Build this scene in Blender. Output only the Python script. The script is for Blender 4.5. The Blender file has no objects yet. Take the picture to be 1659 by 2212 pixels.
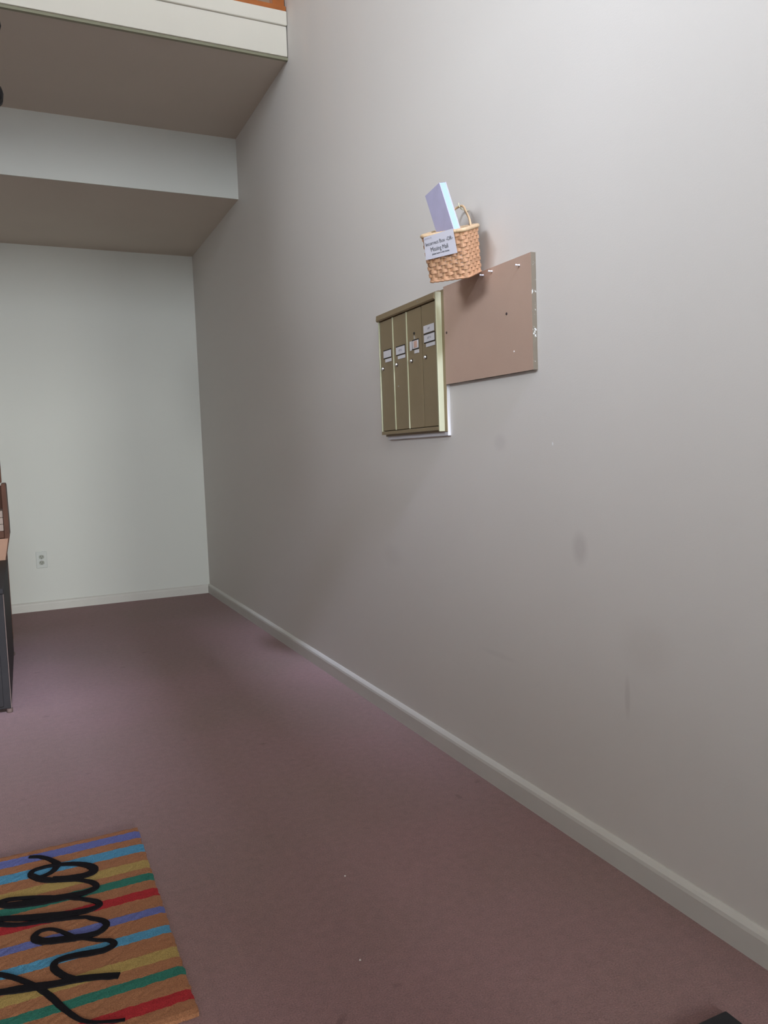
import bpy, bmesh, math, random
from mathutils import Vector, Matrix
random.seed(7)
SC = bpy.context.scene
COL = SC.collection

# ------------------------------------------------------------------ camera
cam_d = bpy.data.cameras.new('camera'); cam = bpy.data.objects.new('camera', cam_d); COL.objects.link(cam)
cam_d.sensor_fit = 'HORIZONTAL'; cam_d.sensor_width = 36.0
cam_d.lens = 1676.08 * 36.0 / 1659.0
cam_d.clip_start = 0.02
cr = Vector((0.90574614, -0.42226435, -0.03628696)); cu = Vector((0.06441374, 0.05252892, 0.9965398)); cw = Vector((0.41889711, 0.90494946, -0.07477749))
cm = Matrix((cr, cu, -cw)).transposed().to_4x4(); cm.translation = Vector((-1.231, 0, 1.0))
cam.matrix_world = cm
SC.camera = cam

# ------------------------------------------------------------------ world, lights, exposure
SC.view_settings.view_transform = 'Standard'; SC.view_settings.look = 'None'
SC.view_settings.gamma = 1.0; SC.view_settings.use_curve_mapping = False
SC.view_settings.exposure = 0.05
w = bpy.data.worlds.new('sky'); SC.world = w; w.use_nodes = True
w.node_tree.nodes['Background'].inputs[0].default_value = (0.90, 0.96, 1.0, 1)
w.node_tree.nodes['Background'].inputs[1].default_value = 2.35

def area(name, loc, size, direction, power, col, spread=180):
    d = bpy.data.lights.new(name, 'AREA'); d.shape = 'RECTANGLE'; d.size, d.size_y = size
    d.energy = power; d.color = col; d.spread = math.radians(spread)
    o = bpy.data.objects.new(name, d); COL.objects.link(o); o.location = loc
    o.rotation_euler = Vector(direction).to_track_quat('-Z', 'Y').to_euler()
    return o
# area lamps added outdoors, standing in for sky beyond doors, tall and side windows
def aim(a, b): return Vector(b) - Vector(a)
area('sky_lamp_low', (-.22, -9.0, 1.9), (1.9, 1.6), aim((-.22, -9.0, 1.9), (-.6, 3, 1.2)), 1350, (0.97, 1.0, 0.98))
area('sky_lamp_high', (-.62, -8.0, 9.4), (0.6, 1.2), aim((-.62, -8.0, 9.4), (-.6, 2.5, 0)), 2500, (0.70, 0.74, 1.0))
area('sky_lamp_side', (-8.0, -1.0, 4.2), (4.0, 2.4), aim((-8.0, -1.0, 4.2), (0, .8, 2.2)), 720, (0.83, 0.90, 1.0))
area('sky_lamp_window', (-1.15, -1.75, 3.65), (2.2, 1.9), (0, 1, -.1), 88, (0.80, 0.90, 1.0))

# ------------------------------------------------------------------ node helpers
def mat(name, col, rough=0.6, metal=0.0, vary=0.0, scale=8.0, bump=0.0, bscale=200.0, spec=0.5, bdist=0.002):
    m = bpy.data.materials.new(name); m.use_nodes = True
    nt = m.node_tree; n = nt.nodes; b = n['Principled BSDF']
    b.inputs['Roughness'].default_value = rough; b.inputs['Metallic'].default_value = metal
    b.inputs['Specular IOR Level'].default_value = spec
    tc = n.new('ShaderNodeTexCoord')
    no = n.new('ShaderNodeTexNoise'); no.inputs['Scale'].default_value = scale; no.inputs['Detail'].default_value = 4
    nt.links.new(tc.outputs['Object'], no.inputs['Vector'])
    mx = n.new('ShaderNodeMix'); mx.data_type = 'RGBA'
    mx.inputs[6].default_value = (*[max(0, c * (1 - vary)) for c in col], 1)
    mx.inputs[7].default_value = (*[min(1, c * (1 + vary)) for c in col], 1)
    nt.links.new(no.outputs['Fac'], mx.inputs[0]); nt.links.new(mx.outputs[2], b.inputs['Base Color'])
    if bump:
        n2 = n.new('ShaderNodeTexNoise'); n2.inputs['Scale'].default_value = bscale; n2.inputs['Detail'].default_value = 3
        nt.links.new(tc.outputs['Object'], n2.inputs['Vector'])
        bp = n.new('ShaderNodeBump'); bp.inputs['Strength'].default_value = bump; bp.inputs['Distance'].default_value = bdist
        nt.links.new(n2.outputs['Fac'], bp.inputs['Height']); nt.links.new(bp.outputs[0], b.inputs['Normal'])
    m['mix'] = mx.name
    return m

def math_n(nt, op, a, b=None, c=None, clamp=False):
    x = nt.nodes.new('ShaderNodeMath'); x.operation = op; x.use_clamp = clamp
    for i, v in enumerate((a, b, c)):
        if v is None: continue
        if hasattr(v, 'is_linked') or hasattr(v, 'links'): nt.links.new(v, x.inputs[i])
        else: x.inputs[i].default_value = v
    return x.outputs[0]

def spot_mask(nt, pos, centre, radii, power=1.0):
    """soft elliptical mark at a fixed place on the surface"""
    s = nt.nodes.new('ShaderNodeVectorMath'); s.operation = 'SUBTRACT'; nt.links.new(pos, s.inputs[0]); s.inputs[1].default_value = centre
    d = nt.nodes.new('ShaderNodeVectorMath'); d.operation = 'DIVIDE'; nt.links.new(s.outputs[0], d.inputs[0]); d.inputs[1].default_value = radii
    l = nt.nodes.new('ShaderNodeVectorMath'); l.operation = 'LENGTH'; nt.links.new(d.outputs[0], l.inputs[0])
    return math_n(nt, 'MULTIPLY', math_n(nt, 'SUBTRACT', 1.0, l.outputs['Value'], clamp=True), power)

WALLC = (0.68, 0.65, 0.615)
M = {}
M['wall'] = mat('wall_paint', WALLC, 0.7, vary=0.02, scale=1.2, bump=0.12, bscale=260, spec=0.25)
M['wall_far'] = mat('far_wall_paint', (0.68, 0.69, 0.65), 0.7, vary=0.02, scale=1.2, bump=0.12, bscale=260, spec=0.25)
M['ceiling'] = mat('ceiling_paint', (0.62, 0.55, 0.47), 0.85, vary=0.03, scale=3, bump=0.25, bscale=160, spec=0.2)
M['trim'] = mat('trim_paint', (0.72, 0.71, 0.65), 0.45, vary=0.03, scale=6, bump=0.05, bscale=60)
M['fascia'] = mat('fascia_paint', (0.80, 0.765, 0.68), 0.45, vary=0.03, scale=6, bump=0.05, bscale=60)
M['orange_wood'] = mat('varnished_pine', (0.42, 0.13, 0.03), 0.35, vary=0.35, scale=14, bump=0.08, bscale=60)
M['bronze'] = mat('anodised_bronze', (0.265, 0.200, 0.112), 0.45, 0.15, vary=0.06, scale=30, bump=0.03, bscale=500)
M['bronze_lit'] = mat('lit_anodised_aluminium', (0.52, 0.52, 0.36), 0.35, 0.25, vary=0.05, scale=30)  # paler copy of the bronze; light on the frame side put into its colour
M['chrome'] = mat('chrome', (0.75, 0.75, 0.78), 0.15, 1.0)
M['dark'] = mat('dark_gap', (0.02, 0.016, 0.014), 0.7)
M['paper'] = mat('white_paper', (0.66, 0.65, 0.68), 0.6, vary=0.04, scale=20)
M['cream_paper'] = mat('cream_paper', (0.46, 0.36, 0.32), 0.6, vary=0.05, scale=20)
M['ink'] = mat('grey_ink', (0.085, 0.085, 0.095), 0.7)
M['ink_faint'] = mat('faint_ink', (0.32, 0.31, 0.36), 0.7)
M['pink_label'] = mat('pink_label', (0.62, 0.40, 0.32), 0.6)
M['hardboard'] = mat('hardboard_face', (0.48, 0.335, 0.260), 0.8, vary=0.06, scale=9, bump=0.15, bscale=400)
M['rubber'] = mat('black_rubber', (0.012, 0.013, 0.017), 0.6, vary=0.3, scale=80, bump=0.3, bscale=300)
M['black'] = mat('black_painted_wood', (0.022, 0.020, 0.021), 0.6, vary=0.3, scale=14, bump=0.06, bscale=40, spec=0.25)
M['worn_edge'] = mat('worn_wood_edge', (0.13, 0.09, 0.075), 0.6, vary=0.3, scale=60)
M['red_wood'] = mat('red_brown_wood', (0.15, 0.070, 0.048), 0.6, vary=0.3, scale=12, bump=0.05, bscale=60, spec=0.2)
M['salmon_wood'] = mat('light_pine_panel', (0.48, 0.26, 0.17), 0.5, vary=0.12, scale=12)
M['iron'] = mat('black_iron', (0.012, 0.012, 0.016), 0.5, 0.4, vary=0.3, scale=60, bump=0.1, bscale=200)
M['plastic'] = mat('ivory_plastic', (0.58, 0.60, 0.57), 0.5, vary=0.02)
M['plastic_dark'] = mat('aged_receptacle', (0.30, 0.31, 0.26), 0.4, vary=0.1, scale=60)
M['book'] = mat('lavender_cover', (0.45, 0.43, 0.60), 0.45, vary=0.10, scale=40)
M['pages'] = mat('pale_blue_edge', (0.34, 0.47, 0.78), 0.4, vary=0.03, scale=60)
M['door_metal'] = mat('door_frame_paint', (0.30, 0.28, 0.26), 0.5, vary=0.05)
M['coir_side'] = mat('coir', (0.30, 0.145, 0.08), 0.95, vary=0.3, scale=120, bump=0.6, bscale=500)
M['mat_ink'] = mat('black_mat_lettering', (0.010, 0.009, 0.011), 0.95, vary=0.4, scale=200, bump=0.3, bscale=600, spec=0.1)
M['lint'] = mat('white_lint', (0.75, 0.72, 0.68), 0.8)
M['rattan_rim'] = mat('pale_rattan', (0.52, 0.37, 0.22), 0.5, vary=0.22, scale=70, bump=0.25, bscale=180)
M['strand'] = mat('woven_ash_strip', (0.47, 0.26, 0.145), 0.5, vary=0.55, scale=55, bump=0.15, bscale=260)
M['stake'] = mat('ash_stake', (0.46, 0.27, 0.15), 0.55, vary=0.35, scale=55)

# glass: see-through with a reflection, keeps daylight coming in
g = bpy.data.materials.new('window_glass'); g.use_nodes = True; nt = g.node_tree; nt.nodes.clear()
o_ = nt.nodes.new('ShaderNodeOutputMaterial'); t_ = nt.nodes.new('ShaderNodeBsdfTransparent'); gl = nt.nodes.new('ShaderNodeBsdfGlossy'); gl.inputs['Roughness'].default_value = 0.02
fr = nt.nodes.new('ShaderNodeFresnel'); mxs = nt.nodes.new('ShaderNodeMixShader')
nt.links.new(fr.outputs[0], mxs.inputs[0]); nt.links.new(t_.outputs[0], mxs.inputs[1]); nt.links.new(gl.outputs[0], mxs.inputs[2]); nt.links.new(mxs.outputs[0], o_.inputs[0])
M['glass'] = g

# right wall: paint with a few scuffs that are really on the wall
m = mat('right_wall_paint', WALLC, 0.7, vary=0.025, scale=1.1, bump=0.12, bscale=260, spec=0.25); M['wall_right'] = m
nt = m.node_tree; b = nt.nodes['Principled BSDF']; geo = nt.nodes.new('ShaderNodeNewGeometry')
prev = nt.nodes[m['mix']].outputs[2]
for cen, rad, pw, col in [((0, 1.52, 0.75), (1, .035, .05), .30, (.40, .36, .35)), ((0, 1.86, 1.02), (1, .04, .03), .22, (.45, .42, .42)),
                          ((0, 1.36, .42), (1, .012, .06), .25, (.42, .38, .36)), ((0, 1.62, 1.01), (1, .004, .006), 1, (.85, .85, .85)),
                          ((0, 2.60, .62), (1, .10, .05), .12, (.45, .42, .40)), ((0, 1.9, .40), (1, .12, .012), .12, (.45, .42, .40)),
                          ((0, 1.30, .55), (1, .10, .08), .14, (.47, .42, .38))]:
    mk = spot_mask(nt, geo.outputs['Position'], cen, rad, pw * 1.6)
    mk = math_n(nt, 'MINIMUM', mk, pw)
    mx = nt.nodes.new('ShaderNodeMix'); mx.data_type = 'RGBA'; nt.links.new(mk, mx.inputs[0]); nt.links.new(prev, mx.inputs[6]); mx.inputs[7].default_value = (*col, 1); prev = mx.outputs[2]
nt.links.new(prev, b.inputs['Base Color'])

# carpet: mauve pile with broad browner mottling and small spots
m = bpy.data.materials.new('mauve_carpet'); m.use_nodes = True; nt = m.node_tree; b = nt.nodes['Principled BSDF']; M['carpet'] = m
b.inputs['Roughness'].default_value = 1.0; b.inputs['Specular IOR Level'].default_value = 0.05
b.inputs['Sheen Weight'].default_value = 0.15
tc = nt.nodes.new('ShaderNodeTexCoord')
def noise(scale, detail=3, rough=.5):
    x = nt.nodes.new('ShaderNodeTexNoise'); x.inputs['Scale'].default_value = scale; x.inputs['Detail'].default_value = detail; x.inputs['Roughness'].default_value = rough
    nt.links.new(tc.outputs['Object'], x.inputs['Vector']); return x.outputs['Fac']
def ramp(fac, stops):
    r = nt.nodes.new('ShaderNodeValToRGB'); e = r.color_ramp.elements
    while len(e) < len(stops): e.new(0.5)
    for el, (p, c) in zip(e, stops): el.position = p; el.color = (*c, 1)
    nt.links.new(fac, r.inputs[0]); return r.outputs[0]
def mixc(fac, a, bb, mode='MIX'):
    x = nt.nodes.new('ShaderNodeMix'); x.data_type = 'RGBA'; x.blend_type = mode
    for i, v in ((0, fac), (6, a), (7, bb)):
        if isinstance(v, (int, float)): x.inputs[i].default_value = v
        elif isinstance(v, tuple): x.inputs[i].default_value = (*v, 1)
        else: nt.links.new(v, x.inputs[i])
    return x.outputs[2]
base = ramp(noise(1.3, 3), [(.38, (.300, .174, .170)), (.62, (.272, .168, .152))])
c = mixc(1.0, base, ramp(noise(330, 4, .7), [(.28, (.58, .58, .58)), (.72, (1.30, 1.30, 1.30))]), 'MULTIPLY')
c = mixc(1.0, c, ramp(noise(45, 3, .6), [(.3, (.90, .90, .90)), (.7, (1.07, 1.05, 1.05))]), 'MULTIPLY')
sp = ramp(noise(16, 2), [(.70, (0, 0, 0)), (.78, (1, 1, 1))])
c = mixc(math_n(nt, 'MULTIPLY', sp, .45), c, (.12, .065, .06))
nt.links.new(c, b.inputs['Base Color'])
bp = nt.nodes.new('ShaderNodeBump'); bp.inputs['Strength'].default_value = .7; bp.inputs['Distance'].default_value = .004
nt.links.new(noise(300, 3, .7), bp.inputs['Height']); nt.links.new(bp.outputs[0], b.inputs['Normal'])

# striped coir: print across the mat's length (object Y, 0..1 over the mat)
MAT_Y0, MAT_Y1 = 1.360, 2.156
m = bpy.data.materials.new('striped_coir'); m.use_nodes = True; nt = m.node_tree; b = nt.nodes['Principled BSDF']; M['coir'] = m
b.inputs['Roughness'].default_value = 1.0; b.inputs['Specular IOR Level'].default_value = 0.1
tc = nt.nodes.new('ShaderNodeTexCoord')
sx = nt.nodes.new('ShaderNodeSeparateXYZ'); nt.links.new(tc.outputs['Object'], sx.inputs[0])
wob = math_n(nt, 'MULTIPLY', math_n(nt, 'SUBTRACT', noise(60, 4, .7), .5), .009)
yy = math_n(nt, 'DIVIDE', math_n(nt, 'ADD', sx.outputs['Y'], wob), MAT_Y1 - MAT_Y0)
coir = (.330, .150, .078); blue = (.125, .145, .36); lb = (.085, .27, .43); yel = (.38, .27, .095); gr = (.035, .165, .125); red = (.36, .03, .035)
S = [(2.149, 2.110, blue), (2.073, 2.029, lb), (1.979, 1.941, yel), (1.912, 1.877, gr), (1.835, 1.800, red), (1.750, 1.721, blue), (1.671, 1.640, lb), (1.588, 1.554, yel), (1.519, 1.491, gr), (1.443, 1.411, red)]
stops = [(0.0, coir)]
for hi, lo, cc in sorted(S):
    stops += [((lo * .989 - MAT_Y0) / (MAT_Y1 - MAT_Y0), cc), ((hi * .989 - MAT_Y0) / (MAT_Y1 - MAT_Y0), coir)]
r = nt.nodes.new('ShaderNodeValToRGB'); r.color_ramp.interpolation = 'CONSTANT'; e = r.color_ramp.elements
e[1].position = 1.0; e[1].color = (*coir, 1)
e[0].color = (*coir, 1)
for p_, cc in stops[1:]:
    el = e.new(min(.9999, p_)); el.color = (*cc, 1)
nt.links.new(yy, r.inputs[0])
c = mixc(1.0, r.outputs[0], ramp(noise(420, 4, .75), [(.25, (.45, .45, .45)), (.75, (1.45, 1.42, 1.38))]), 'MULTIPLY')
nt.links.new(c, b.inputs['Base Color'])
bp = nt.nodes.new('ShaderNodeBump'); bp.inputs['Strength'].default_value = .6; bp.inputs['Distance'].default_value = .003
nt.links.new(noise(380, 3, .7), bp.inputs['Height']); nt.links.new(bp.outputs[0], b.inputs['Normal'])

# board edge: raw fibreboard with flaked white paint
m = bpy.data.materials.new('flaked_edge'); m.use_nodes = True; nt = m.node_tree; b = nt.nodes['Principled BSDF']; M['flaked'] = m
tc = nt.nodes.new('ShaderNodeTexCoord'); b.inputs['Roughness'].default_value = .7
nt.links.new(ramp(noise(38, 5, .7), [(.57, (.145, .12, .085)), (.61, (.55, .57, .54))]), b.inputs['Base Color'])
# hardboard face blotches
M['hardboard_screw'] = mat('rusty_screw', (.05, .03, .03), .5)

# ------------------------------------------------------------------ object helpers
def link(name, bm, m, parent=None, smooth=False, kind=None, local=False):
    """one bmesh -> one object; vertices are in world space unless local"""
    me = bpy.data.meshes.new(name)
    if parent is not None and not local:
        bmesh.ops.translate(bm, verts=bm.verts, vec=-WL[parent.name])
    bmesh.ops.recalc_face_normals(bm, faces=bm.faces)
    bm.to_mesh(me); bm.free()
    for f in me.polygons: f.use_smooth = smooth
    if isinstance(m, (list, tuple)):
        for x in m: me.materials.append(x)
    else: me.materials.append(m)
    o = bpy.data.objects.new(name, me); COL.objects.link(o)
    WL[o.name] = Vector((0, 0, 0))
    if parent is not None:
        o.parent = parent; WL[o.name] = WL[parent.name].copy()
    if kind: o['kind'] = kind
    return o
WL = {}
def thing(name, loc, label, cat, group=None, rot=None):
    o = bpy.data.objects.new(name, None); COL.objects.link(o); o.location = loc
    o.empty_display_size = .05
    if rot is not None: o.rotation_mode = 'QUATERNION'; o.rotation_quaternion = rot.to_quaternion()
    o['label'] = label; o['category'] = cat
    if group: o['group'] = group
    WL[o.name] = Vector(loc); return o
def tag(o, label, cat, group=None):
    o['label'] = label; o['category'] = cat
    if group: o['group'] = group
    return o
def recentre(o):
    """put a one-mesh thing's origin at the middle of its base"""
    vs = [v.co for v in o.data.vertices]
    c = Vector(((min(v.x for v in vs) + max(v.x for v in vs)) / 2, (min(v.y for v in vs) + max(v.y for v in vs)) / 2, min(v.z for v in vs)))
    o.data.transform(Matrix.Translation(-c)); o.location = c; return o
def box(bm, x0, x1, y0, y1, z0, z1, bev=0.0, seg=2):
    r = bmesh.ops.create_cube(bm, size=1.0); vs = r['verts']
    for v in vs:
        v.co = Vector((x0 if v.co.x < 0 else x1, y0 if v.co.y < 0 else y1, z0 if v.co.z < 0 else z1))
    if bev > 0:
        es = list({e for v in vs for e in v.link_edges})
        bmesh.ops.bevel(bm, geom=es, offset=bev, segments=seg, affect='EDGES', profile=.5)
    return bm
def B(*a, **k): return box(bmesh.new(), *a, **k)
def prism(bm, pts, axis, a, b_):
    """extrude a closed outline of 2D points along an axis (0 x,1 y,2 z) from a to b"""
    def P(p, t):
        q = [0, 0, 0]; k = [i for i in range(3) if i != axis]; q[k[0]], q[k[1]] = p; q[axis] = t; return q
    A = [bm.verts.new(P(p, a)) for p in pts]; C_ = [bm.verts.new(P(p, b_)) for p in pts]
    bm.faces.new(A); bm.faces.new(C_[::-1]); n = len(pts)
    for i in range(n): bm.faces.new((A[i], A[(i + 1) % n], C_[(i + 1) % n], C_[i]))
    return bm
def tube(bm, pts, rad, n=8, closed=False, wob=None):
    pts = [Vector(p) for p in pts]; rings = []; N = len(pts)
    ref = Vector((0, 0, 1))
    for i, p in enumerate(pts):
        a = pts[(i - 1) % N] if (closed or i > 0) else p; c_ = pts[(i + 1) % N] if (closed or i < N - 1) else p
        t = (c_ - a).normalized(); s = t.cross(ref)
        if s.length < 1e-3: s = t.cross(Vector((1, 0, 0)))
        s.normalize(); u = s.cross(t); ra = rad[i] if isinstance(rad, (list, tuple)) else rad
        if wob: ra *= 1 + wob * math.sin(i * 2.1)
        rings.append([bm.verts.new(p + (s * math.cos(2 * math.pi * k / n) + u * math.sin(2 * math.pi * k / n)) * ra) for k in range(n)])
    for i in range(N if closed else N - 1):
        A, C_ = rings[i], rings[(i + 1) % N]
        for k in range(n): bm.faces.new((A[k], A[(k + 1) % n], C_[(k + 1) % n], C_[k]))
    if not closed: bm.faces.new(rings[0][::-1]); bm.faces.new(rings[-1])
    return bm
def lathe(bm, prof, cx, cy, n=24, axis='z', cz=0):
    """prof: (radius, height) pairs"""
    rings = []
    for r_, h in prof:
        ring = []
        for k in range(n):
            a = 2 * math.pi * k / n; ca, sa = math.cos(a) * r_, math.sin(a) * r_
            if axis == 'z': ring.append(bm.verts.new((cx + ca, cy + sa, h)))
            else: ring.append(bm.verts.new((h, cy + ca, cz + sa)))
        rings.append(ring)
    for A, C_ in zip(rings, rings[1:]):
        for k in range(n): bm.faces.new((A[k], A[(k + 1) % n], C_[(k + 1) % n], C_[k]))
    bm.faces.new(rings[0][::-1]); bm.faces.new(rings[-1]); return bm
def catmull(pts, n=8):
    P = [Vector(p) for p in pts]; P = [P[0] * 2 - P[1]] + P + [P[-1] * 2 - P[-2]]; out = []
    for i in range(1, len(P) - 2):
        for k in range(n):
            t = k / n; a, b_, c_, d = P[i - 1:i + 3]
            out.append(.5 * ((2 * b_) + (-a + c_) * t + (2 * a - 5 * b_ + 4 * c_ - d) * t * t + (-a + 3 * b_ - 3 * c_ + d) * t ** 3))
    out.append(P[-2]); return out
def text_bm(s, size, bold=0.0, ext=0.00008):
    cu_ = bpy.data.curves.new('txt', 'FONT'); cu_.body = s; cu_.size = size; cu_.align_x = 'CENTER'; cu_.align_y = 'CENTER'
    cu_.offset = bold; cu_.extrude = ext; cu_.resolution_u = 3
    ob = bpy.data.objects.new('txt', cu_); COL.objects.link(ob)
    dg = bpy.context.evaluated_depsgraph_get(); me = bpy.data.meshes.new_from_object(ob.evaluated_get(dg))
    bm = bmesh.new(); bm.from_mesh(me)
    bpy.data.objects.remove(ob); bpy.data.curves.remove(cu_); bpy.data.meshes.remove(me); return bm
def place(bm, origin, right, up):
    right = Vector(right).normalized(); up = Vector(up); up = (up - right * up.dot(right)).normalized(); n = right.cross(up)
    mm = Matrix((right, up, n)).transposed().to_4x4(); mm.translation = Vector(origin)
    bmesh.ops.transform(bm, matrix=mm, verts=bm.verts); return bm

# ================================================================== SETTING
D, YS, YF = 5.851, 4.504, 3.544
Z2, Z1, ZF = 2.494, 2.829, 2.838
XL, YN, ZT = -3.4, -1.5, 5.3
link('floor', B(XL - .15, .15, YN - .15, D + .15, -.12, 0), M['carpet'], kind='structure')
link('wall_right', B(0, .15, YN - .15, D + .15, 0, ZT), M['wall_right'], kind='structure')
link('wall_back', B(XL, 0, D, D + .15, 0, ZT), M['wall_far'], kind='structure')
link('ceiling_lower', B(XL, 0, YS, D, Z2, Z1), M['ceiling'], kind='structure')
# the beam face is painted like the far wall
link('wall_beam', B(XL, 0, YS - .006, YS, Z2 - .001, Z1), M['wall_far'], kind='structure')
link('ceiling_landing', B(XL, 0, YF + .006, D, Z1, 3.02), M['ceiling'], kind='structure')
link('ceiling', B(XL, 0, YN, D, ZT, ZT + .12), M['ceiling'], kind='structure')
# left wall with a high side window opening
bm = bmesh.new()
wy0, wy1, wz0, wz1 = -1.2, 1.3, 2.42, 4.6
box(bm, XL - .15, XL, YN, wy0, 0, ZT); box(bm, XL - .15, XL, wy1, D, 0, ZT); box(bm, XL - .15, XL, wy0, wy1, 0, wz0); box(bm, XL - .15, XL, wy0, wy1, wz1, ZT)
link('wall_left', bm, M['wall'], kind='structure')
# entrance wall behind the camera: door opening and tall window opening
dx0, dx1, dz1 = -2.1, -.72, 2.1
sx0, sx1 = -.45, -.06
ux0, ux1, uz0, uz1 = -2.2, -.06, 2.65, 4.55
bm = bmesh.new()
for a in [(XL, dx0, 0, uz0), (dx0, dx1, dz1, uz0), (dx1, sx0, 0, ZT), (sx1, 0, 0, ZT), (sx0, sx1, 0, .15), (sx0, sx1, dz1, uz0), (XL, ux0, uz0, uz1), (XL, dx1, uz1, ZT), (sx0, sx1, uz1, ZT)]:
    box(bm, a[0], a[1], YN - .15, YN, a[2], a[3])
link('wall_front', bm, M['wall'], kind='structure')
def window(name, along, x0, x1, z0, z1, fixed, cols):
    r = bpy.data.objects.new(name, None); COL.objects.link(r); r['kind'] = 'structure'; WL[r.name] = Vector((0, 0, 0))
    def bb(a0, a1, c0, c1, d0, d1): return B(a0, a1, d0, d1, c0, c1) if along == 'x' else B(d0, d1, a0, a1, c0, c1)
    f0, f1 = fixed
    for a in [(x0, x1, z0, z0 + .06), (x0, x1, z1 - .06, z1), (x0, x0 + .06, z0 + .06, z1 - .06), (x1 - .06, x1, z0 + .06, z1 - .06)]:
        link('frame', bb(*a, f0, f1), M['trim'], r)
    wd = (x1 - x0 - .06) / cols
    for i in range(cols):
        if i: link('mullion', bb(x0 + .03 + i * wd - .02, x0 + .03 + i * wd + .02, z0 + .06, z1 - .06, f0, f1), M['trim'], r)
        link('pane', bb(x0 + .03 + i * wd + .02, x0 + .03 + (i + 1) * wd - .02, z0 + .06, z1 - .06, (f0 + f1) / 2 - .003, (f0 + f1) / 2 + .003), M['glass'], r)
window('window_1', 'x', ux0, dx1, uz0, uz1, (YN - .10, YN - .05), 2)
window('window_3', 'x', sx0, sx1, uz0, uz1, (YN - .10, YN - .05), 1)
window('window_4', 'x', sx0, sx1, .15, dz1, (YN - .10, YN - .05), 1)
window('window_2', 'y', wy0, wy1, wz0, wz1, (XL + .0 - .06, XL - .01), 3)
# glazed entrance doors
r = bpy.data.objects.new('door_1', None); COL.objects.link(r); r['kind'] = 'structure'; WL[r.name] = Vector((0, 0, 0))
mid = (dx0 + dx1) / 2
for x0, x1 in ((dx0, mid - .003), (mid + .003, dx1)):
    for a in [(x0, x1, .01, .22), (x0, x1, dz1 - .12, dz1), (x0, x0 + .1, .22, dz1 - .12), (x1 - .1, x1, .22, dz1 - .12)]:
        link('door_rail', B(a[0], a[1], YN - .09, YN - .045, a[2], a[3]), M['door_metal'], r)
    link('pane', B(x0 + .1, x1 - .1, YN - .07, YN - .064, .22, dz1 - .12), M['glass'], r)
    hx = x1 - .05 if x0 == dx0 else x0 + .05
    link('handle', tube(bmesh.new(), [(hx, YN - .045, .9), (hx, YN + .01, .92), (hx, YN + .01, 1.2), (hx, YN - .045, 1.22)], .011), M['chrome'], r)

# baseboards
M['baseboard'] = mat('baseboard_paint', (0.60, 0.585, 0.545), 0.5, vary=0.05, scale=7, bump=0.08, bscale=50)
def baseboard(name, prof, axis, a, b_, flip=False): return link(name, prism(bmesh.new(), prof, axis, a, b_), M['baseboard'], kind='structure')
pr = [(0, 0), (-.015, 0), (-.015, .050), (-.013, .058), (-.008, .064), (-.003, .068), (0, .068)]
baseboard('baseboard_right', pr, 1, YN, D)
baseboard('baseboard_left', [(XL - x, z) for x, z in pr], 1, YN, D)
baseboard('baseboard_back', [(D + x, z * .95) for x, z in pr], 0, XL, 0)

# landing fascia (lower board, upper nosing)
link('trim_1', B(XL, -.004, YF - .020, YF + .005, ZF - .004, 2.966, bev=.0015), M['fascia'], kind='structure')
link('trim_2', B(XL, -.002, YF - .030, YF + .03, 2.9675, 3.030, bev=.004), M['fascia'], kind='structure')
link('shade_line', B(XL, 0, YF - .012, YF + .004, 2.822, 2.834), mat('painted_shade', (.30, .29, .20), .6), kind='structure')  # thin olive strip colours in the shade line below the fascia

# railing on the landing edge
R_ = thing('landing_railing', (-1.7, YF + .02, 3.03), 'orange varnished wood railing standing on the cream landing edge, top left', 'railing')
link('bottom_rail', B(XL, -.002, YF - .022, YF + .055, 3.031, 3.056, bev=.003), M['orange_wood'], R_)
link('top_rail', B(XL, -.002, YF - .020, YF + .06, 3.93, 3.985, bev=.012), M['orange_wood'], R_)
x = -.004
k = 0
while x > XL + .1:
    link('baluster', B(x - .056, x, YF - .006, YF + .04, 3.056, 3.93, bev=.002), M['orange_wood'], R_)
    x -= .1435; k += 1

# ceiling light upstairs, warm
L_ = thing('landing_light', (-1.3, 4.7, ZT - .10), 'round warm ceiling light above the upper landing', 'lamp')
link('base', lathe(bmesh.new(), [(.15, ZT - .03), (.15, ZT)], -1.3, 4.7, 32), M['bronze'], L_)
em = bpy.data.materials.new('lit_opal_glass'); em.use_nodes = True
em.node_tree.nodes['Principled BSDF'].inputs['Emission Color'].default_value = (1, .62, .30, 1); em.node_tree.nodes['Principled BSDF'].inputs['Emission Strength'].default_value = 2
em.node_tree.nodes['Principled BSDF'].inputs['Base Color'].default_value = (.8, .75, .65, 1)
link('shade', lathe(bmesh.new(), [(.03, ZT - .11), (.09, ZT - .10), (.13, ZT - .07), (.14, ZT - .03)], -1.3, 4.7, 32), em, L_, smooth=True)
pl = bpy.data.lights.new('landing_bulb', 'POINT'); pl.energy = 16; pl.color = (1, .55, .26); pl.shadow_soft_size = .12
po = bpy.data.objects.new('landing_bulb', pl); COL.objects.link(po); po.location = (-1.3, 4.7, ZT - .25)

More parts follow.
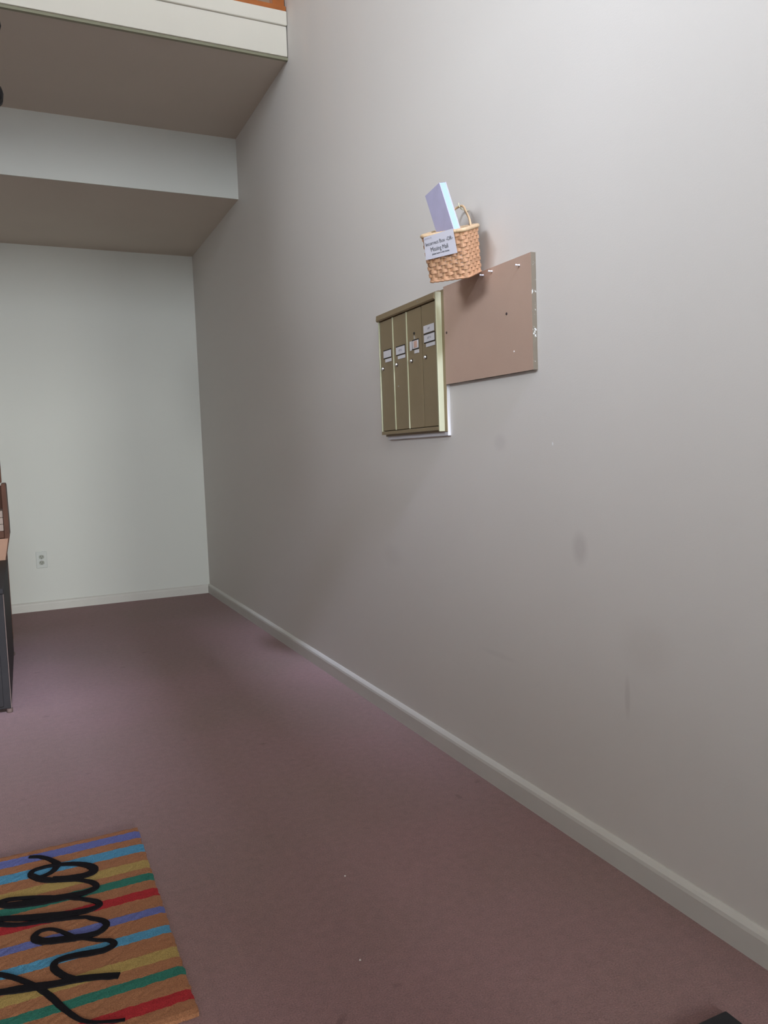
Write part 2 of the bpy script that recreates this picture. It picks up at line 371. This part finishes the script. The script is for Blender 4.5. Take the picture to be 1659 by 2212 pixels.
# ================================================================== OUTLET
T = thing('wall_outlet', (-1.149, D, .297), 'small white duplex power outlet low on the far wall', 'outlet')
link('cover_plate', B(-1.184, -1.114, D - .006, D, .297, .411, bev=.003), M['plastic'], T)
for zc in (.334, .374):
    ob = bmesh.new(); pts = []
    for i in range(20):
        a = 2 * math.pi * i / 20; pts.append((-1.149 + max(-.0165, min(.0165, .0185 * math.cos(a))), zc + .0145 * math.sin(a)))
    prism(ob, pts, 1, D - .009, D - .004); rc = link('receptacle', ob, M['plastic_dark'], T)
    sl = bmesh.new(); box(sl, -1.157, -1.1545, D - .0096, D - .0085, zc - .001, zc + .008); box(sl, -1.1435, -1.141, D - .0096, D - .0085, zc - .001, zc + .007)
    lathe_pts = [(-1.149 + .0027 * math.cos(a), zc - .008 + .0027 * math.sin(a)) for a in [i * math.pi / 4 for i in range(8)]]
    prism(sl, lathe_pts, 1, D - .0096, D - .0085); link('slots', sl, M['dark'], rc)
link('screw', prism(bmesh.new(), [(-1.149 + .003 * math.cos(i * math.pi / 4), .354 + .003 * math.sin(i * math.pi / 4)) for i in range(8)], 1, D - .0075, D - .005), M['chrome'], T)

# ================================================================== MAILBOX
T = thing('backing_board', (0, 2.36, 1.05), 'white painted backing board on the wall behind the bronze mailbox unit', 'board')
link('panel', B(-.0112, 0, 2.1345, 2.575, 1.050, 1.495, bev=.0008), M['paper'], T)
T = thing('mailbox_unit', (-.010, 2.37, 1.065), 'bronze metal apartment mailbox unit with four tall doors mounted on the right wall', 'mailbox')
link('flange', B(-.0135, -.0114, 2.1335, 2.588, 1.062, 1.502, bev=.0006), M['bronze'], T)
link('inner_box', B(-.020, -.013, 2.158, 2.580, 1.080, 1.478), M['dark'], T)
link('frame_side', B(-.033, -.0136, 2.149, 2.1555, 1.064, 1.4965, bev=.0008), M['bronze_lit'], T)
link('frame_side', B(-.030, -.013, 2.582, 2.5875, 1.072, 1.478, bev=.0008), M['bronze_lit'], T)
hood = [(-.013, 1.502), (-.020, 1.502), (-.036, 1.496), (-.038, 1.478), (-.034, 1.4745), (-.013, 1.4745)]
link('frame_top', prism(bmesh.new(), hood, 1, 2.1556, 2.589), M['bronze'], T)
link('frame_bottom', B(-.033, -.013, 2.1555, 2.582, 1.068, 1.080, bev=.001), M['bronze'], T)
edges = [2.580, 2.4715, 2.3645, 2.2595, 2.157]
cards = [  # (name card: y centre, z centre, width, height), lock y,z
    ((2.521, 1.353, .060, .024, 'paper'), (2.560, 1.305)),
    ((2.416, 1.352, .066, .025, 'paper'), (2.448, 1.307)),
    ((2.303, 1.356, .042, .026, 'pink'), (2.335, 1.306)),
    ((2.206, 1.364, .070, .023, 'paper'), (2.236, 1.306))]
FX = -.027
for i in range(4):
    y1, y0 = edges[i], edges[i + 1]
    d = link('door', B(FX, -.020, y0 + .0018, y1 - .0018, 1.0825, 1.4725, bev=.0012), M['bronze'], T)
    (yc, zc, cwid, chh, kind), (ly, lz) = cards[i]
    # holder
    link('card_holder', B(FX - .0014, FX, yc - cwid / 2 - .001, yc + cwid / 2 + .002, zc - chh / 2 - .003, zc + chh / 2 + .004), M['dark'], d)
    link('name_card', B(FX - .0024, FX - .0012, yc - cwid / 2, yc + cwid / 2, zc - chh / 2, zc + chh / 2), M['paper'], d)
    if kind == 'pink':
        link('sticker', B(FX - .003, FX - .0024, yc - .013, yc + .009, zc - .011, zc + .011), M['pink_label'], d)
        link('side_card', B(FX - .0024, FX - .001, yc + .026, yc + .040, zc - .016, zc + .014), M['paper'], d)
        link('peep_lens', lathe(bmesh.new(), [(.0045, FX), (.0045, FX - .002), (.003, FX - .003)], 0, 2.311, 12, 'x', 1.393), M['dark'], d)
        link('latch', B(FX - .002, FX, 2.3085, 2.3125, 1.374, 1.386), M['chrome'], d)
    if i in (1, 3):
        t = text_bm('APT 2' if i == 1 else 'APT 4', .0095, .0003); place(t, (FX - .0026, yc, zc), (0, -1, 0), (0, 0, 1)); link('lettering', t, M['ink_faint'], d)
    if i == 3:
        link('name_card', B(FX - .0026, FX - .0012, yc - .034, yc + .036, zc + .0175, zc + .041), M['paper'], d)
        t = text_bm('APT', .009, .0003); place(t, (FX - .0028, yc, zc + .029), (0, -1, 0), (0, 0, 1)); link('lettering', t, M['ink_faint'], d)
    link('number_tag', B(FX - .002, FX - .0002, yc - cwid / 2 - .001, yc + cwid / 2 - .012, zc - chh / 2 - .016, zc - chh / 2 - .005), M['paper'], d)
    lk = link('lock', lathe(bmesh.new(), [(.0060, FX), (.0060, FX - .003), (.0052, FX - .005), (.0042, FX - .006)], 0, ly, 16, 'x', lz), M['chrome'], d, smooth=False)
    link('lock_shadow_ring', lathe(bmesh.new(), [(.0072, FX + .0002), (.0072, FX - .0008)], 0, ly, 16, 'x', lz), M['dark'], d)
    if i < 2:
        link('divider_strip', B(FX - .003, FX + .002, y0 - .0016, y0 + .0016, 1.0825, 1.4725), M['bronze_lit'], T)
d = T
link('screw', lathe(bmesh.new(), [(.0025, FX), (.002, FX - .002)], 0, 2.44, 8, 'x', 1.232), M['chrome'], T)
link('screw', lathe(bmesh.new(), [(.002, -.036), (.0015, -.0385)], 0, 2.262, 8, 'x', 1.487), M['chrome'], T)

# ================================================================== NOTICE BOARD
T = thing('notice_board', (0, 1.89, 1.2), 'square tan hardboard notice board with chipped white edges beside the mailboxes', 'notice board')
bm = bmesh.new()
front = [(2.1325, 1.2085), (1.675, 1.2035), (1.675, 1.502), (2.1325, 1.508)]
prism(bm, front, 0, -.0145, -.0005)
for f in bm.faces:
    f.normal_update(); f.material_index = 0 if abs(f.normal.x) > .9 else 1
link('panel', bm, [M['hardboard'], M['flaked']], T)
for y, z in ((1.791, 1.366), (2.119, 1.366)):
    link('screw', lathe(bmesh.new(), [(.0042, -.0143), (.004, -.0153), (.002, -.0157)], 0, y, 10, 'x', z), M['hardboard_screw'], T)
link('screw', lathe(bmesh.new(), [(.0022, -.0143), (.002, -.0157)], 0, 1.760, 10, 'x', 1.261), M['lint'], T)
pinlab = ['white push pin near the upper right corner of the tan board', 'white push pin in the tan board, second from its right edge', 'white push pin in the tan board right beside the basket']
for (y, z), lb_ in zip([(1.726, 1.480), (1.856, 1.4935), (1.901, 1.4925)], pinlab):
    T = thing('push_pin', (-.0145, y, z), lb_, 'push pin', 'push pins along the top of the notice board')
    link('head', lathe(bmesh.new(), [(.0012, -.0140), (.0030, -.0155), (.0020, -.018), (.0018, -.024), (.0028, -.026), (.0022, -.0275)], 0, y, 12, 'x', z), M['paper'], T, smooth=True)

# ================================================================== BASKET
MB_ = Matrix(((0.7403036411265743, -0.6225502019466228, -0.2537356202643914), (0.5875383006621699, 0.7825728239171751, -0.2058604394275589), (0.32672505901712806, 0.0033198377245362556, 0.9451135987211997)))
BO = Vector((-.032, 1.8938, 1.6284)); BW, BD, BH, BT, BT2 = .1282, .1156, .1234, .0062, -.0026
T = thing('wicker_basket', BO, 'small woven wicker basket hanging on the wall above the mailboxes', 'basket', rot=MB_)
NS = 28
def rrect(W0, W1, D0, D1, n, rc=.014):
    """evenly spaced points round a rounded rectangle (x from -D1 to -D0, y from W0 to W1)"""
    cor = [(-D0 - rc, W0 + rc, -math.pi / 2), (-D0 - rc, W1 - rc, 0), (-D1 + rc, W1 - rc, math.pi / 2), (-D1 + rc, W0 + rc, math.pi)]
    pts = []
    for cx_, cy_, a0 in cor:
        for k in range(7): a = a0 + math.pi / 2 * k / 6; pts.append(Vector((cx_ + rc * math.cos(a), cy_ + rc * math.sin(a), 0)))
    L = [0]
    for i in range(len(pts)): L.append(L[-1] + (pts[(i + 1) % len(pts)] - pts[i]).length)
    out = []
    for j in range(n):
        t = L[-1] * j / n
        i = max(k for k in range(len(pts)) if L[k] <= t + 1e-9); a, b_ = pts[i], pts[(i + 1) % len(pts)]
        out.append(a.lerp(b_, (t - L[i]) / max(1e-9, L[i + 1] - L[i])))
    return out
def ring(s, n):
    t = BT * s; return [Vector((p.x, p.y, -BH * s)) for p in rrect(t, BW - t, 0, BD - BT2 * s, n)]
ROWS = 12; SEG = NS * 4
def normals(P):
    out = []
    for i in range(len(P)):
        t = (P[(i + 1) % len(P)] - P[i - 1]).normalized(); out.append(Vector((t.y, -t.x, 0)))
    return out
for r_i in range(ROWS):
    s0 = .045 + (.945 / ROWS) * r_i; hh = .945 / ROWS * .98
    P0, P1 = ring(s0, SEG), ring(s0 + hh, SEG); Nn = normals(P0); bm = bmesh.new(); q = []
    for i in range(SEG):
        off = .0026 * math.sin(math.pi * (i / 4) + math.pi * r_i + .4 * 0) ; jit = random.uniform(-.0003, .0003)
        o1 = Nn[i] * (off + .0009); o0 = Nn[i] * (off - .0009); dz = Vector((0, 0, jit))
        pinch = Vector((0, 0, .0009 * (1 - abs(off) / .0026)))
        q.append([bm.verts.new(P0[i] + o1 + dz - pinch), bm.verts.new(P1[i] + o1 + dz + pinch), bm.verts.new(P1[i] + o0 + dz + pinch), bm.verts.new(P0[i] + o0 + dz - pinch)])
    for i in range(SEG):
        A, C_ = q[i], q[(i + 1) % SEG]
        for k in range(4): bm.faces.new((A[k], A[(k + 1) % 4], C_[(k + 1) % 4], C_[k]))
    ob = link('woven_strip', bm, M['strand'], T, local=True)
Pt, Pb = ring(.0, NS), ring(.995, NS); off = NS
Pt2 = ring(0, SEG); Pb2 = ring(.995, SEG); Nn = normals(Pt2)
for j in range(NS):
    i = j * 4 + 2
    i = (i) % SEG
    bm = bmesh.new(); t = (Pt2[(i + 1) % SEG] - Pt2[i - 1]).normalized() * .003; n_ = Nn[i] * .0007
    A = [bm.verts.new(Pt2[i] + a * t + b_ * n_) for a, b_ in ((-1, -1), (1, -1), (1, 1), (-1, 1))]
    C_ = [bm.verts.new(Pb2[i] + a * t + b_ * n_) for a, b_ in ((-1, -1), (1, -1), (1, 1), (-1, 1))]
    bm.faces.new(A); bm.faces.new(C_[::-1])
    for k in range(4): bm.faces.new((A[k], A[(k + 1) % 4], C_[(k + 1) % 4], C_[k]))
    link('stake', bm, M['stake'], T, local=True)
# base: inset woven floor
bm = bmesh.new(); P = ring(.985, 48); prv = [bm.verts.new(p) for p in P]; prv2 = [bm.verts.new(p + Vector((0, 0, .003))) for p in P]
bm.faces.new(prv); bm.faces.new(prv2[::-1])
for i in range(48): bm.faces.new((prv[i], prv[(i + 1) % 48], prv2[(i + 1) % 48], prv2[i]))
link('base', bm, M['stake'], T, local=True)
link('foot_rim', tube(bmesh.new(), ring(1.0, 90), .0034, 6, closed=True, wob=.2), M['strand'], T, smooth=True, local=True)
rp = ring(0.0, 140); nn = normals(rp)
link('rim', tube(bmesh.new(), [p + nn[i] * .0012 + Vector((0, 0, -.001)) for i, p in enumerate(rp)], .0058, 8, closed=True, wob=.07), M['rattan_rim'], T, smooth=True, local=True)
MI = MB_.transposed()
def tl(wp): return MI @ (Vector(wp) - BO)
A0 = Vector((-.006, .020, -.004)); A1 = Vector((-.006, .112, -.004))
hp = [A0, A0 * .75 + tl((-.028, 1.962, 1.685)) * .25 + Vector((0, 0, .014)), tl((-.036, 1.952, 1.682)), tl((-.030, 1.972, 1.700)), tl((-.026, 1.995, 1.710)), tl((-.034, 2.020, 1.706)), tl((-.055, 2.030, 1.680)), A1]
link('handle', tube(bmesh.new(), catmull(hp, 8), .0034, 8, wob=.12), M['rattan_rim'], T, smooth=True, local=True)
# paper notice on the front (slightly lifted, over the rim's left end)
sc = [Vector((-.1245, .117, -.0034)), Vector((-.1245, .0299, .0076)), Vector((-.1262, .0259, -.0557)), Vector((-.1262, .1198, -.0629))]
bm = bmesh.new(); g_ = []
for j in range(9):
    row = []
    for i in range(13):
        u, v = i / 12, j / 8
        p = sc[0].lerp(sc[1], u).lerp(sc[3].lerp(sc[2], u), v); p.x -= .0006 * math.sin(u * math.pi)
        row.append(p)
    g_.append(row)
fr_ = [[bm.verts.new(p) for p in r2] for r2 in g_]; bk_ = [[bm.verts.new(p + Vector((.0006, 0, 0))) for p in r2] for r2 in g_]
for j in range(8):
    for i in range(12):
        bm.faces.new((fr_[j][i], fr_[j][i + 1], fr_[j + 1][i + 1], fr_[j + 1][i])); bm.faces.new((bk_[j][i], bk_[j + 1][i], bk_[j + 1][i + 1], bk_[j][i + 1]))
for a in range(12):
    bm.faces.new((fr_[0][a], bk_[0][a], bk_[0][a + 1], fr_[0][a + 1])); bm.faces.new((fr_[8][a], fr_[8][a + 1], bk_[8][a + 1], bk_[8][a]))
for a in range(8):
    bm.faces.new((fr_[a][0], fr_[a + 1][0], bk_[a + 1][0], bk_[a][0])); bm.faces.new((fr_[a][12], bk_[a][12], bk_[a + 1][12], fr_[a + 1][12]))
M['notice'] = mat('notice_paper', (0.44, 0.43, 0.47), 0.6, vary=0.05, scale=30)  # white paper toned down, its shading put into the colour
sg = link('paper_notice', bm, M['notice'], T, smooth=False, local=True); sg['label'] = 'white printed paper notice taped to the basket front'
def on_sign(s, u, v, size, bold, mm, sx_=1.0):
    t = text_bm(s, size, bold); bmesh.ops.scale(t, vec=(sx_, 1, 1), verts=t.verts)
    c0 = sc[0].lerp(sc[1], u).lerp(sc[3].lerp(sc[2], u), v)
    rt = (sc[1] - sc[0]).lerp(sc[2] - sc[3], v); up = sc[0] - sc[3]
    c0.x -= .0006 * math.sin(u * math.pi) + .0005
    place(t, c0, rt, up); link('lettering', t, mm, sg, local=True)
on_sign('NOTICE', .13, .10, .0055, .0001, M['ink_faint'], 1.2)
on_sign('Incorrect Box -OR-', .50, .34, .0135, 0, M['ink'], .76)
on_sign('Missing Mail', .48, .61, .0165, 0, M['ink'], .66)
on_sign('please leave in this basket', .50, .81, .0058, .0001, M['ink'], .85)
# hook that carries the handle
T = thing('wall_hook', (0, 1.992, 1.698), 'small brass screw hook in the wall holding the basket handle', 'hook')
link('hook', tube(bmesh.new(), catmull([(0, 1.995, 1.700), (-.015, 1.995, 1.700), (-.026, 1.995, 1.7035), (-.032, 1.995, 1.711), (-.033, 1.995, 1.718)], 6), .0016, 8), M['bronze_lit'], T, smooth=True)

# ================================================================== BOOK in the basket
MK = Matrix(((0.9727831976512841, -0.05341398660184577, -0.22547682010051656), (0.08895705175798005, 0.9845923830955577, 0.15054727527503983), (0.2139614294910906, -0.16650761299564773, 0.9625464775815351)))
KO = Vector((-.1561, 1.8884, 1.7279))
T = thing('booklet', KO, 'pale lavender book standing tilted in the wicker basket', 'book', rot=MK)
BKH = .150
link('cover_front', B(0, .0025, 0, .0767, -BKH, 0, bev=.0006), M['book'], T, local=True)
link('cover_back', B(.0205, .0232, 0, .0767, -BKH, 0, bev=.0006), M['book'], T, local=True)
link('pages', B(.0025, .0205, .0008, .0745, -BKH + .002, -.001), M['pages'], T, local=True)
link('spine', B(.0003, .0229, .0745, .0767, -BKH, -.0002), M['book'], T, local=True)

# ================================================================== HELLO MAT
T = thing('hello_doormat', (-1.24, (MAT_Y0 + MAT_Y1) / 2, 0), 'striped coir doormat with black script lettering on the carpet, bottom left', 'doormat')
X0, X1 = -1.485, -1.0095
bm = bmesh.new(); NX, NY = 48, 84; top = []
for j in range(NY + 1):
    row = []
    for i in range(NX + 1):
        u, v = i / NX, j / NY; x = X0 + (X1 - X0) * u; y = MAT_Y0 + (MAT_Y1 - MAT_Y0) * v
        x += .0 + (.004 * (1 - v) if u > .5 else 0)
        if i in (0, NX): x += random.uniform(-.0018, .0018)
        if j in (0, NY): y += random.uniform(-.0018, .0018)
        ed = min(i, NX - i, j, NY - j); z = .0115 + random.uniform(-.0006, .0006) - (.003 if ed == 0 else 0)
        row.append(bm.verts.new((x, y, z)))
    top.append(row)
for j in range(NY):
    for i in range(NX): bm.faces.new((top[j][i], top[j][i + 1], top[j + 1][i + 1], top[j + 1][i]))
bnd = [top[0][i] for i in range(NX + 1)] + [top[j][NX] for j in range(1, NY + 1)] + [top[NY][i] for i in range(NX - 1, -1, -1)] + [top[j][0] for j in range(NY - 1, 0, -1)]
low = [bm.verts.new((v.co.x, v.co.y, .0005)) for v in bnd]
for k in range(len(bnd)): bm.faces.new((bnd[k], bnd[(k + 1) % len(bnd)], low[(k + 1) % len(bnd)], low[k]))
bm.faces.new(low)
pile = link('coir_pile', bm, M['coir'], T)
# the stripe print is measured from the near edge of the mat: shift its origin there
off = Vector((0, MAT_Y0 - WL[T.name].y, 0)); pile.data.transform(Matrix.Translation(-off)); pile.location = off
HELLO = [[(-1.128, 1.398, 0.006), (-1.14, 1.401, 0.006), (-1.156, 1.407, 0.007), (-1.18, 1.418, 0.008), (-1.199, 1.434, 0.009), (-1.214, 1.458, 0.011), (-1.229, 1.487, 0.013), (-1.243, 1.52, 0.014), (-1.259, 1.551, 0.014), (-1.273, 1.574, 0.013), (-1.295, 1.603, 0.012), (-1.314, 1.624, 0.013), (-1.334, 1.643, 0.012), (-1.354, 1.656, 0.011), (-1.375, 1.659, 0.012), (-1.387, 1.646, 0.013), (-1.379, 1.618, 0.014), (-1.356, 1.595, 0.016), (-1.332, 1.585, 0.018), (-1.303, 1.578, 0.022), (-1.269, 1.569, 0.023), (-1.237, 1.561, 0.02), (-1.204, 1.556, 0.02), (-1.17, 1.546, 0.019), (-1.124, 1.528, 0.018)],
[(-1.204, 1.559, 0.015), (-1.219, 1.576, 0.015), (-1.232, 1.598, 0.016), (-1.238, 1.617, 0.015), (-1.233, 1.632, 0.015), (-1.218, 1.636, 0.017), (-1.195, 1.634, 0.019), (-1.168, 1.628, 0.02), (-1.142, 1.625, 0.018), (-1.126, 1.631, 0.016), (-1.122, 1.64, 0.014), (-1.13, 1.654, 0.011), (-1.151, 1.666, 0.009), (-1.173, 1.683, 0.009), (-1.196, 1.704, 0.01), (-1.21, 1.723, 0.01), (-1.226, 1.744, 0.009), (-1.242, 1.757, 0.009), (-1.259, 1.759, 0.012), (-1.27, 1.748, 0.014), (-1.269, 1.733, 0.02), (-1.255, 1.717, 0.022), (-1.232, 1.708, 0.023), (-1.201, 1.699, 0.023), (-1.173, 1.693, 0.02), (-1.148, 1.694, 0.017), (-1.134, 1.706, 0.016), (-1.129, 1.718, 0.014), (-1.137, 1.736, 0.013), (-1.156, 1.754, 0.012), (-1.172, 1.768, 0.01), (-1.217, 1.783, 0.011), (-1.265, 1.797, 0.012), (-1.302, 1.807, 0.013), (-1.338, 1.828, 0.015), (-1.353, 1.847, 0.015), (-1.339, 1.85, 0.018), (-1.29, 1.828, 0.022), (-1.241, 1.809, 0.025), (-1.201, 1.797, 0.023), (-1.166, 1.791, 0.02), (-1.144, 1.795, 0.015), (-1.136, 1.804, 0.015), (-1.143, 1.82, 0.014), (-1.16, 1.837, 0.012), (-1.18, 1.853, 0.011), (-1.213, 1.876, 0.011), (-1.251, 1.897, 0.012), (-1.294, 1.916, 0.013), (-1.323, 1.925, 0.014), (-1.336, 1.924, 0.014), (-1.338, 1.914, 0.017), (-1.325, 1.9, 0.022), (-1.294, 1.889, 0.028), (-1.256, 1.881, 0.03), (-1.221, 1.876, 0.027), (-1.187, 1.871, 0.023), (-1.16, 1.871, 0.019), (-1.141, 1.878, 0.017), (-1.136, 1.89, 0.015), (-1.144, 1.909, 0.014), (-1.159, 1.925, 0.012), (-1.177, 1.94, 0.013), (-1.209, 1.956, 0.018), (-1.236, 1.97, 0.021), (-1.257, 1.989, 0.021), (-1.272, 2.01, 0.017), (-1.276, 2.021, 0.014), (-1.269, 2.036, 0.013), (-1.248, 2.041, 0.013), (-1.223, 2.039, 0.013), (-1.195, 2.03, 0.014), (-1.167, 2.015, 0.017), (-1.146, 1.995, 0.02), (-1.135, 1.973, 0.023), (-1.14, 1.957, 0.024), (-1.155, 1.951, 0.022), (-1.177, 1.953, 0.022), (-1.204, 1.959, 0.022), (-1.23, 1.972, 0.019)],
[(-1.262, 1.997, 0.011), (-1.246, 1.999, 0.013), (-1.229, 2.008, 0.015), (-1.219, 2.025, 0.016), (-1.214, 2.041, 0.018), (-1.221, 2.059, 0.014), (-1.235, 2.082, 0.013), (-1.255, 2.104, 0.012), (-1.278, 2.116, 0.01)]]
bm = bmesh.new()
for si, path in enumerate(HELLO):
    P = catmull([(a, b_, w_) for a, b_, w_ in path], 6); z0, z1 = .0105, .0134 + si * .0006
    L_l, R_l = [], []
    for i, p in enumerate(P):
        a = P[max(0, i - 1)]; c_ = P[min(len(P) - 1, i + 1)]; t = Vector((c_.x - a.x, c_.y - a.y)); t.normalize()
        n_ = Vector((-t.y, t.x)) * max(.0035, p.z * .46) * (1 + random.uniform(-.04, .04)); L_l.append((p.x + n_.x, p.y + n_.y)); R_l.append((p.x - n_.x, p.y - n_.y))
    V = [[bm.verts.new((*q[i], z + i * 4e-6)) for q, z in ((L_l, z1), (R_l, z1), (R_l, z0), (L_l, z0))] for i in range(len(P))]
    for i in range(len(P) - 1):
        for k in range(4): bm.faces.new((V[i][k], V[i][(k + 1) % 4], V[i + 1][(k + 1) % 4], V[i + 1][k]))
    bm.faces.new(V[0]); bm.faces.new(V[-1][::-1])
link('lettering', bm, M['mat_ink'], T)

# ================================================================== BLACK MAT (bottom right)
T = thing('black_floor_mat', (-.62, .45, 0), 'black rubber floor mat whose corner shows at the bottom right', 'doormat')
link('mat_body', B(-1.07, -.176, 0.0, .931, .0005, .007, bev=.002), M['rubber'], T)
bm = bmesh.new()
for i in range(22): box(bm, -1.03 + i * .038, -1.018 + i * .038, .04, .895, .0065, .0095)
o = link('ribs', bm, M['rubber'], T); o['kind'] = 'stuff'

# ================================================================== BLACK CHEST and WOODEN RACK (left edge)
T = thing('black_chest', (-1.62, 4.01, 0), 'low black painted chest at the left edge of the picture', 'chest')
link('body', B(-1.90, -1.333, 3.475, 4.545, .018, .49, bev=.003), M['black'], T)
link('lid', B(-1.905, -1.331, 3.470, 4.550, .49, .512, bev=.003), M['black'], T)
link('edge_strip', B(-1.3345, -1.3315, 3.472, 3.4775, .02, .49), M['worn_edge'], T)
for x, y in ((-1.34, 3.482), (-1.34, 4.538), (-1.893, 3.482), (-1.893, 4.538)):
    link('foot', lathe(bmesh.new(), [(.010, 0), (.012, .004), (.012, .018)], x, y, 12), M['worn_edge'], T)
for z in (.03, .26):
    dr = link('drawer', B(-1.87, -1.36, 3.468, 3.476, z, z + .215, bev=.002), M['black'], T)
    link('knob', tube(bmesh.new(), [(-1.615, 3.468, z + .11), (-1.615, 3.456, z + .11), (-1.615, 3.450, z + .11)], [.006, .012, .010], 12), M['chrome'], dr)
T = thing('wooden_rack', (-1.60, 4.75, 0), 'red brown wooden literature rack behind the black chest, left edge', 'rack')
Y0r, Y1r = 4.565, 4.90
side = [(-1.362, 0), (-1.340, 0), (-1.340, .504), (-1.327, .57), (-1.3145, .633), (-1.3145, .72), (-1.317, .905), (-1.320, .915), (-1.3375, .915), (-1.3375, .52), (-1.362, .50)]
link('side_panel', prism(bmesh.new(), [(x, z) for x, z in side], 1, Y0r, Y1r), M['red_wood'], T)
link('side_panel', prism(bmesh.new(), [(-3.2 - x, z) for x, z in side], 1, Y0r, Y1r), M['red_wood'], T)
link('front_panel', prism(bmesh.new(), [(-1.85, .50), (-1.3425, .50), (-1.3425, .508), (-1.322, .625), (-1.85, .625)], 1, Y0r - .008, Y0r - .0005), M['salmon_wood'], T)
link('shelf', B(-1.85, -1.3385, Y0r - .010, Y1r, .628, .665, bev=.003), M['red_wood'], T)
link('shelf', B(-1.85, -1.345, Y0r + .012, Y1r, .28, .30), M['red_wood'], T)
link('back_panel', B(-1.85, -1.3378, Y1r - .012, Y1r, .02, .90), M['red_wood'], T)
link('post', B(-1.362, -1.3405, Y1r - .05, Y1r - .014, .915, 1.45, bev=.003), M['red_wood'], T)
link('post', B(-1.86, -1.838, Y1r - .04, Y1r, .915, 1.45, bev=.003), M['red_wood'], T)
link('top_rail', B(-1.86, -1.3405, Y1r - .045, Y1r + .002, 1.45, 1.475, bev=.003), M['red_wood'], T)
labs = ['cream leaflet stack on the wooden rack shelf, bottom one', 'cream leaflet stack on the wooden rack shelf, middle one', 'cream leaflet stack on the wooden rack shelf, topmost one']
for i, lb_ in enumerate(labs):
    z = .6655 + i * .036
    o = link('leaflet_stack', B(-1.60 - i * .006, -1.3400, Y0r + .004 + i * .003, Y1r - .05, z, z + .0345, bev=.002), M['cream_paper'])
    tag(recentre(o), lb_, 'leaflets', 'leaflet stacks on the wooden rack')

# ================================================================== LANTERN (top left edge)
lx, ly = -1.327, 3.0
T = thing('pendant_lantern', (lx, ly, 2.218), 'black iron pendant lantern hanging at the top left edge', 'lamp')
link('base_ring', lathe(bmesh.new(), [(.085, 2.216), (.108, 2.226), (.118, 2.238), (.121, 2.262), (.118, 2.272), (.10, 2.275)], lx, ly, 28), M['iron'], T)
link('top_ring', lathe(bmesh.new(), [(.105, 2.445), (.117, 2.452), (.122, 2.470), (.128, 2.485), (.126, 2.500), (.112, 2.516), (.07, 2.56), (.02, 2.60)], lx, ly, 28), M['iron'], T)
for k in range(6):
    a = k * math.pi / 3 + .26
    link('rib', tube(bmesh.new(), [(lx + .100 * math.cos(a), ly + .100 * math.sin(a), 2.272), (lx + .104 * math.cos(a), ly + .104 * math.sin(a), 2.448)], .005, 6), M['iron'], T)
link('glass_shade', lathe(bmesh.new(), [(.090, 2.276), (.096, 2.446)], lx, ly, 24), M['glass'], T)
link('bulb', lathe(bmesh.new(), [(.012, 2.29), (.016, 2.34), (.022, 2.37), (.012, 2.41), (.003, 2.43)], lx, ly, 16), M['plastic'], T, smooth=True)
bm = bmesh.new(); z = 2.60; k = 0
while z < ZT - .05:
    pts = []
    for i in range(14):
        a = 2 * math.pi * i / 14; q = (.010 * math.cos(a), .020 * math.sin(a)); pts.append((lx + (q[0] if k % 2 else 0), ly + (0 if k % 2 else q[0]), z + .018 + q[1]))
    tube(bm, pts, .0022, 5, closed=True); z += .034; k += 1
link('chain', bm, M['iron'], T)
link('canopy', lathe(bmesh.new(), [(.02, ZT - .05), (.06, ZT - .02), (.065, ZT)], lx, ly, 24), M['iron'], T)

# ================================================================== lint on the carpet
for (x, y), lb_ in zip([(-.597, 1.665), (-.687, 1.365)], ['tiny white lint speck on the open carpet, farther one', 'tiny white lint speck on the carpet, nearer one by the striped mat']):
    bm = bmesh.new(); bmesh.ops.create_icosphere(bm, subdivisions=1, radius=.0022)
    for v in bm.verts: v.co = Vector((x, y, .002)) + Vector((v.co.x * random.uniform(.6, 1.4), v.co.y * random.uniform(.6, 1.2), v.co.z * .8))
    tag(recentre(link('lint_speck', bm, M['lint'])), lb_, 'lint', 'lint specks on the carpet')
